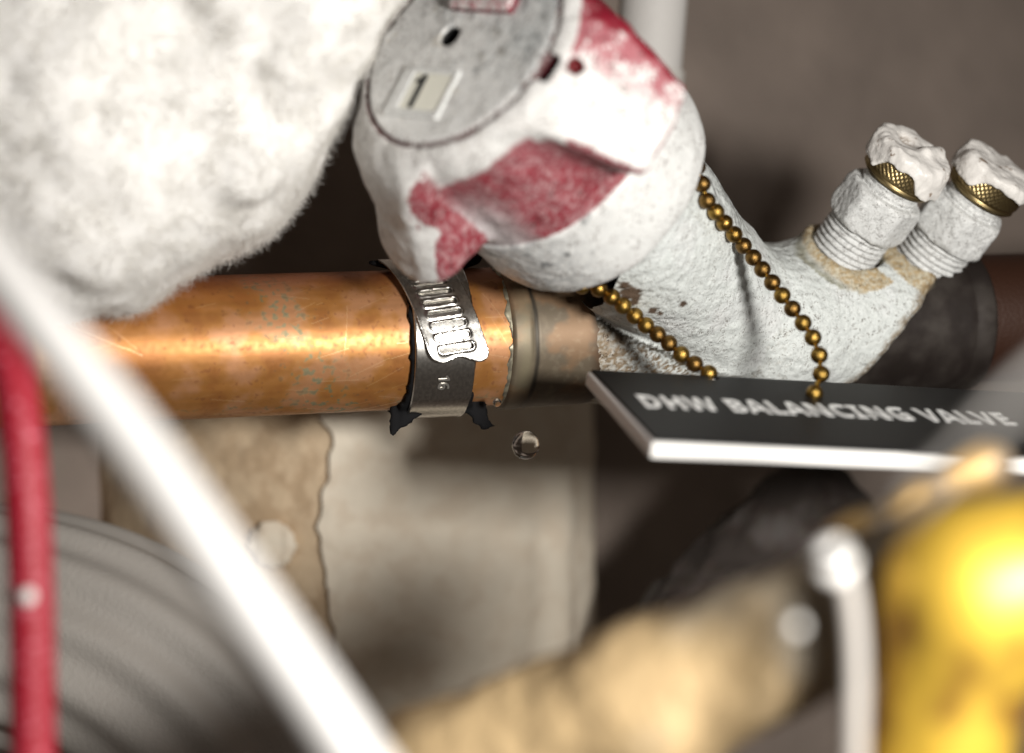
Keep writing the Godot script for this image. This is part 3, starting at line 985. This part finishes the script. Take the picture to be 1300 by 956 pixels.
	nets(func(p: Vector3):
		var q := p - Vector3(-1.5, 20.2, 0)
		var r := Vector2(q.x, q.y).length()
		var d := smax(r - 3.6 - 0.35 * sin(q.z * 4.0 + atan2(q.y, q.x)), absf(q.z) - 8.0, 0.4)
		d = smin(d, smax(r - 5.0, absf(q.z - 9.0) - 1.6, 0.5), 0.3)
		d = smax(d, -maxf(absf(q.x) - 0.6, 9.4 - q.z), 0.2)
		return d, Vector3(-8, 14, -9), Vector3(5, 27, 12), 0.4)
	commit("worm_screw", M.steel, t)
	xf = Transform3D()

# --- ball chain and the engraved tag
func chain_and_tag() -> void:
	var A := at(745, 469, 20); var Bq := at(828, 560, 62)
	var down := (Bq - A)
	var high := down.length()
	down = down / high
	var w := Vector3(1, -0.052, 0)
	w.z = -(w.x * down.x + w.y * down.y) / down.z
	w = w.normalized()
	var up := -down
	var nrm := w.cross(up)                      # out of the lettered face
	if nrm.y < 0: nrm = -nrm
	var TF := Transform3D(Basis(w, up, nrm), A)
	var wide := 104.0
	var t := thing("engraved_tag", "black engraved plastic tag with white edges reading DHW BALANCING VALVE", "tag", TF)
	xf = Transform3D()
	var holes := []
	for q in [at(900, 474, 14), at(1034, 499.5, 21.5)]:
		var l: Vector3 = TF.affine_inverse() * q
		holes.append(Vector2(l.x, minf(l.y, -2.2)))
	begin()
	nets(func(p: Vector3):
		var d := round_box(p - Vector3(wide * 0.5, -high * 0.5, -1.75), Vector3(wide * 0.5, high * 0.5, 1.55), 0.25)
		for h in holes: d = smax(d, -(Vector2(p.x - h.x, p.y - h.y).length() - 1.0), 0.1)
		return d, Vector3(-1, -high - 1, -4), Vector3(wide + 1, 1, 0.6), 0.55)
	commit("white_core", M.tag_core, t)
	begin()
	nets(func(p: Vector3):
		var d := round_box(p - Vector3(wide * 0.5, -high * 0.5, 0.0), Vector3(wide * 0.5 - 0.5, high * 0.5 - 0.5, 0.28), 0.1)
		for h in holes: d = smax(d, -(Vector2(p.x - h.x, p.y - h.y).length() - 1.0), 0.1)
		return d, Vector3(-1, -high - 1, -0.6), Vector3(wide + 1, 1, 0.6), 0.3)
	commit("black_face", M.tag_face, t)
	letters("DHW BALANCING VALVE", "lettering", M.letter, t, Transform3D(Basis(), Vector3(4.4 + 36.5, -high * 0.47, 0.30)), high * 0.18, 72.5, 0.12)
	# chain
	var right := [[898, 255], [909, 269], [920, 283], [932, 297.5], [944, 312], [956.5, 327], [968, 342], [980.5, 358.6], [993, 375], [1006, 392], [1019.5, 410], [1032, 428.5], [1040, 451], [1042.5, 475], [1034, 499.5]]
	var left := [[900, 474], [882, 462], [865, 450], [849.5, 436], [835, 424.5], [820, 413], [806, 401], [791, 388], [777, 377], [764, 367]]
	var inv := PF.affine_inverse()
	var pts := []
	var ra := at(1034, 499.5, 0)
	for k in right.size():
		var f := float(k) / (right.size() - 1)
		var z := lerpf(-2.0, 21.5, f)
		var p := at(right[k][0], right[k][1], z)
		while body_sdf(inv * p) < 1.75 and z < 40.0:
			z += 0.5
			p = at(right[k][0], right[k][1], z)
		pts.append(p)
	# behind the skirt, round the neck
	var behind := []
	var c0 := HF * Vector3(0, 0, -55.0)
	var p0: Vector3 = HF.affine_inverse() * pts[0]
	var lz := lerpf(-2.0, 8.0, 0.0)
	var leftp := []
	for k in left.size():
		var f := float(k) / (left.size() - 1)
		var z := lerpf(14.0, 3.0, f)
		var p := at(left[k][0], left[k][1], z)
		while body_sdf(inv * p) < 1.75 and z < 40.0:
			z += 0.5
			p = at(left[k][0], left[k][1], z)
		leftp.append(p)
	var pl: Vector3 = HF.affine_inverse() * leftp[-1]
	var a0 := atan2(p0.y, p0.x); var a1 := atan2(pl.y, pl.x)
	while a1 < a0: a1 += TAU
	var steps := 24
	for k in range(1, steps):
		var f := float(k) / steps
		var a := lerpf(a0, a1, f)
		var rad := lerpf(Vector2(p0.x, p0.y).length(), Vector2(pl.x, pl.y).length(), f)
		rad = lerpf(rad, 19.8, clampf(minf(f, 1.0 - f) * 16.0, 0, 1))
		behind.append(HF * Vector3(cos(a) * rad, sin(a) * rad, lerpf(lerpf(p0.z, pl.z, f), -50.4, clampf(minf(f, 1.0 - f) * 16.0, 0, 1))))
	var ch := thing("ball_chain", "tarnished brass ball chain holding the black tag to the valve neck", "chain", place(pts[-1]))
	var sph := SphereMesh.new(); sph.radius = 1.68 * S; sph.height = 3.36 * S; sph.radial_segments = 20; sph.rings = 10
	sph.material = M.bead
	var kinds := [sph]
	for q in [Color(0.20, 0.115, 0.035), Color(0.32, 0.20, 0.05)]:
		var v: SphereMesh = sph.duplicate()
		v.material = bump(tri(mat(q, 0.36, 1.0), 120.0), M.grain, 0.008)
		kinds.append(v)
	var order := []
	var rp := pts.duplicate(); rp.reverse()
	order.append_array(rp)
	var loop := [pts[0]]; loop.append_array(behind); loop.append(leftp[-1])
	var gone := 0.0
	for k in range(1, loop.size()):
		var seg: Vector3 = loop[k] - loop[k - 1]
		var long := seg.length()
		while gone + 3.4 <= long:
			gone += 3.4
			order.append(loop[k - 1] + seg * (gone / long))
		gone -= long
	leftp.reverse()
	order.append_array(leftp)
	var n := order.size()
	var wire := PackedVector3Array()
	for k in n:
		wire.append(order[k] - pts[-1])
		if k > 0 and order[k].distance_to(order[k - 1]) < 1.5: continue
		var b := MeshInstance3D.new(); b.name = "bead"; b.mesh = kinds[rng.randi() % 3]
		b.position = (order[k] - pts[-1]) * S
		b.rotation = Vector3(rng.randf() * 6.0, rng.randf() * 6.0, rng.randf() * 6.0)
		ch.add_child(b, true)
	begin(); xf = Transform3D()
	sweep(wire, func(tt, f): return 0.45, 8)
	commit("link_wire", M.brass, ch)

func drop_mesh(parent: Node3D, r: float, sag: float) -> void:
	begin()
	var n := 40; var m := 60
	for i in n + 1:
		var a := PI * i / n
		for j in m + 1:
			var f := TAU * j / m
			var q := Vector3(sin(a) * cos(f), cos(a), sin(a) * sin(f))
			var rr := r * (1.0 + sag * (q.y * q.y * 0.5 - 0.25) + 0.02 * q.x)
			vert(q * rr, q)
	for i in n:
		for j in m:
			var a := i * (m + 1) + j
			quad(a, a + 1, a + m + 2, a + m + 1)
	regular_normals()
	for i in verts.size():
		if norms[i].length() < 0.5: norms[i] = verts[i].normalized()
	commit("water_body", M.water, parent)

func water() -> void:
	xf = Transform3D()
	var t := thing("falling_water_drop", "clear water drop caught falling below the soldered joint", "water drop", place(at(667, 565, -2)))
	drop_mesh(t, 2.85, 0.06)
	var s := thing("hanging_water_drop", "tiny clear water bead clinging under the edge of the soldered joint", "water drop", place(at(631, 511, -3.4)))
	drop_mesh(s, 0.85, 0.0)
	for q in [[640.0, 394.0, 0.55], [600.0, 486.0, 0.5], [622.0, 484.0, 0.6]]:
		pass

# --- mineral wool at the upper left
func wool_sdf(p: Vector3) -> float:
	var d := 1e9
	for b in blobs:
		var c: Vector3 = b[0]; var r: Vector3 = b[1]
		var q := (p - c) / r
		d = smin(d, (q.length() - 1.0) * minf(r.x, minf(r.y, r.z)), 9.0)
	return d - 4.5 * big.get_noise_3dv(p * 0.45) - 0.5 * mid.get_noise_3dv(p * 0.35)

var blobs := []

func insulation() -> void:
	xf = Transform3D()
	var b0 := at(150, 350, 10)
	var t := thing("mineral_wool", "fluffy white glass fibre insulation bulging over the copper pipe at upper left", "insulation", place(b0))
	for q in [[80.0, 90.0, 25.0, 50.0, 46.0, 34.0], [195.0, 110.0, 30.0, 30.0, 30.0, 24.0], [285.0, 0.0, 36.0, 24.0, 22.0, 20.0], [362.0, -60.0, 46.0, 20.0, 19.0, 16.0], [45.0, 205.0, 27.0, 34.0, 22.0, 26.0], [262.0, 172.0, 8.0, 15.0, 16.0, 15.0], [105.0, 262.0, 12.0, 24.0, 11.0, 15.0], [-80.0, 255.0, 25.0, 30.0, 24.0, 24.0]]:
		blobs.append([at(q[0], q[1], q[2]) - b0, Vector3(q[3], q[4], q[5])])
	begin()
	nets(wool_sdf, at(-200, 470, 0) - b0 - Vector3(0, 0, 55), at(560, -140, 0) - b0 + Vector3(0, 0, 85), 1.5)
	var keep := verts.duplicate(); var kn := norms.duplicate()
	commit("wool_mass", M.wool, t)
	# loose fibres: tufts of curved glass threads all over the mass
	begin()
	for k in 16:
		var q := Vector3(rng.randfn() * 0.7, -0.5, rng.randfn() * 0.7)
		var d := Vector3(rng.randfn() * 0.9, rng.randf_range(0.1, 1.0), rng.randfn() * 0.9).normalized()
		var bend := Vector3(rng.randfn(), rng.randfn(), rng.randfn()) * 0.4
		var len := rng.randf_range(1.2, 3.4)
		var prev := []
		for g in 4:
			var e := d.cross(Vector3(0.3, 0.5, 0.8)).normalized()
			var e2 := d.cross(e)
			var r := 0.042 * (1.0 - 0.22 * g)
			var ring := []
			for j in 3:
				var o := e * cos(TAU * j / 3.0) + e2 * sin(TAU * j / 3.0)
				ring.append(vert(q + o * r, o))
			if prev:
				for j in 3: quad(prev[j], prev[(j + 1) % 3], ring[(j + 1) % 3], ring[j])
			prev = ring
			q += d * len / 3.0
			d = (d + bend).normalized()
	var holder := Node3D.new()
	var tuft := commit("tuft", M.fibre, holder).mesh
	holder.free()
	var places := []
	var n := keep.size()
	for k in 8500:
		var i := rng.randi() % n
		if kn[i].z < -0.5: continue
		var y := kn[i]
		var x := y.cross(Vector3(rng.randfn(), rng.randfn(), rng.randfn())).normalized()
		var z := x.cross(y)
		var size := rng.randf_range(0.7, 1.25)
		places.append(Transform3D(Basis(x, y, z) * size, keep[i] * S))
	var mm := MultiMesh.new()
	mm.transform_format = MultiMesh.TRANSFORM_3D
	mm.mesh = tuft; mm.instance_count = places.size()
	for k in places.size(): mm.set_instance_transform(k, places[k])
	var fz := MultiMeshInstance3D.new(); fz.name = "loose_fibres"; fz.multimesh = mm
	fz.set_meta("kind", "stuff")
	t.add_child(fz, true)

# --- out-of-focus things near the lens
func foreground() -> void:
	xf = Transform3D()
	# white cable
	var c0 := at(430, 900, 175)
	var t := thing("white_cable", "thick white cable slanting across the lower left close to the lens", "cable", place(c0))
	begin()
	sweep(curve([at(-160, 160, 178) - c0, at(-40, 298, 180) - c0, at(60, 422, 184) - c0, at(167, 557, 186) - c0, at(282, 719, 188) - c0, at(385, 866, 188) - c0, at(490, 1016, 188) - c0, at(600, 1120, 188) - c0], 2.0), func(tt, f): return 3.1, 40)
	commit("cable_jacket", bump(tri(mat(Color(0.66, 0.65, 0.64), 0.5), 30.0), M.grain, 0.004), t)
	# red hose
	var r0 := at(45, 900, 110)
	var rh := thing("red_hose", "white-flecked red hose hanging upright at the left edge", "hose", place(r0))
	var rm := mat(Color(1, 1, 1), 0.5)
	var rn := noise(0.05, 91, 2).get_seamless_image(256, 256).get_data()
	rm.albedo_texture = paint(256, 256, func(x: int, y: int):
		var a := rn[y * 256 + x] / 255.0
		return Color(0.62, 0.075, 0.16).lerp(Color(0.86, 0.50, 0.56), smoothstep(0.62, 0.82, a)))
	begin()
	sweep(curve([at(-150, 330, 90) - r0, at(-40, 385, 98) - r0, at(8, 450, 104) - r0, at(28, 560, 108) - r0, at(38, 720, 110) - r0, at(41, 900, 110) - r0, at(42, 1080, 110) - r0], 2.0), func(tt, f): return 3.3, 40)
	commit("hose_wall", bump(tri(rm, 40.0), M.grain, 0.01), rh)
	begin()
	nets(func(p: Vector3): return (p - (at(35, 757, 113.4) - r0)).length() - 1.3, at(35, 757, 113.4) - r0 - Vector3.ONE * 2, at(35, 757, 113.4) - r0 + Vector3.ONE * 2, 0.4)
	commit("paint_splash", M.tag_core, rh)
	# kraft wrapped insulation at the lower right
	var k0 := at(800, 930, 115)
	var k := thing("kraft_wrap", "crumpled tan kraft paper wrap sloping up from the bottom centre", "paper wrap", place(k0))
	begin()
	var pa := at(545, 985, 108) - k0; var pb := at(830, 893, 118) - k0; var pc := at(1130, 755, 128) - k0
	nets(func(p: Vector3):
		var d := smin(capsule(p, pa, pb, 10.0, 11.0), capsule(p, pb, pc, 11.0, 9.0), 4.0)
		return d - 1.4 * big.get_noise_3dv(p * 0.7) - 0.3 * absf(mid.get_noise_3dv(p * 0.7)), Vector3(-62, -36, -32), Vector3(66, 46, 42), 0.9,
		func(p: Vector3, n: Vector3):
			var b := big.get_noise_3dv(p * 0.7)
			return Color(0.50, 0.36, 0.19).lerp(Color(0.36, 0.32, 0.26), smoothstep(-0.1, 0.5, 0.5 * b + 0.018 * p.x - 0.1)))
	commit("paper", bump(tri(tinted(mat(Color(1, 1, 1), 0.8)), 14.0), M.lump, 0.1), k)
	# dark foam behind it
	var d0 := at(930, 730, -80)
	var df := thing("dark_foam", "dark ragged pipe foam lying between the tag and the tan paper", "foam", place(d0))
	begin()
	nets(func(p: Vector3): return capsule(p, at(860, 800, -80) - d0, at(1030, 665, -85) - d0, 12.0, 15.0) - 3.0 * big.get_noise_3dv(p) - 0.6 * mid.get_noise_3dv(p), Vector3(-42, -38, -26), Vector3(40, 38, 26), 1.2,
		func(p: Vector3, n: Vector3): return Color(0.035, 0.025, 0.02).lerp(Color(0.075, 0.065, 0.06), smoothstep(-0.1, 0.6, mid.get_noise_3dv(p * 0.3))))
	commit("foam", tinted(mat(Color(1, 1, 1), 0.9)), df)
	# brass fitting
	var f0 := at(1240, 960, 150)
	var bf := thing("brass_fitting", "shiny yellow brass fitting blurred at the lower right corner", "fitting", place(f0))
	begin()
	var ba := at(1180, 1010, 145) - f0; var bb := at(1235, 752, 150) - f0
	nets(func(p: Vector3):
		var d := capsule(p, ba, bb, 9.0, 9.5)
		d = smin(d, capsule(p, bb, at(1420, 700, 150) - f0, 10.0, 10.0), 6.0)
		return d, Vector3(-34, -28, -34), Vector3(46, 60, 30), 1.1,
		func(p: Vector3, n: Vector3): return Color(0.80, 0.52, 0.07).lerp(Color(0.30, 0.15, 0.03), smoothstep(0.0, 0.45, big.get_noise_3dv(p * 0.9 + Vector3(9, 4, 2)) + 0.35 * mid.get_noise_3dv(p * 0.5))))
	commit("brass_body", tinted(mat(Color(1, 1, 1), 0.5, 0.6)), bf)
	begin()
	var ya := at(1072, 684, 128) - f0; var yb := at(1255, 588, 125) - f0
	nets(func(p: Vector3): return capsule(p, ya, yb, 2.6, 3.4) - 1.1 * mid.get_noise_3dv(p * 0.7), Vector3(-42, 10, -45), Vector3(24, 66, 5), 0.8,
		func(p: Vector3, n: Vector3): return Color(0.42, 0.26, 0.08).lerp(Color(0.16, 0.12, 0.08), smoothstep(-0.1, 0.3, mid.get_noise_3dv(p * 0.5))))
	commit("crusted_thread", tinted(mat(Color(1, 1, 1), 0.5, 0.3)), bf)
	# white tie that hangs from a knot
	var w0 := at(1085, 900, 152)
	var wt := thing("white_tie", "white plastic tie with a round bright head hanging before the brass fitting", "cable tie", place(w0))
	begin()
	sweep(curve([at(1062, 700, 152) - w0, at(1078, 750, 152) - w0, at(1086, 830, 152) - w0, at(1086, 960, 152) - w0, at(1088, 1080, 152) - w0], 1.5), func(tt, f): return 1.35, 24)
	commit("strap", mat(Color(0.40, 0.375, 0.35), 0.6), wt)
	begin()
	var hp := at(1058, 712, 152) - w0
	nets(func(p: Vector3): return (p - hp).length() - 3.0 - 0.3 * mid.get_noise_3dv(p), hp - Vector3.ONE * 5, hp + Vector3.ONE * 5, 0.5)
	commit("tie_head", mat(Color(0.88, 0.87, 0.85), 0.35), wt)
	begin()
	var h2 := at(1011, 795, 168) - w0
	nets(func(p: Vector3): return (p - h2).length() - 0.9, h2 - Vector3.ONE * 3, h2 + Vector3.ONE * 3, 0.4)
	commit("bokeh_dot", mat(Color(0.8, 0.78, 0.75), 0.35), wt)  # loose ball added to make a blurred highlight dot, not joined to the tie
	# grey wire right before the lens
	var g0 := at(1300, 490, 225)
	var gw := thing("grey_wire", "thin grey wire crossing the right end of the black tag close to the lens", "wire", place(g0))
	begin()
	sweep(curve([at(1440, 380, 232) - g0, at(1300, 492, 230) - g0, at(1205, 585, 226) - g0, at(1120, 665, 215) - g0, at(1062, 712, 155) - g0], 2.0), func(tt, f): return 0.8, 16)
	commit("wire_jacket", mat(Color(0.22, 0.21, 0.2), 0.6), gw)
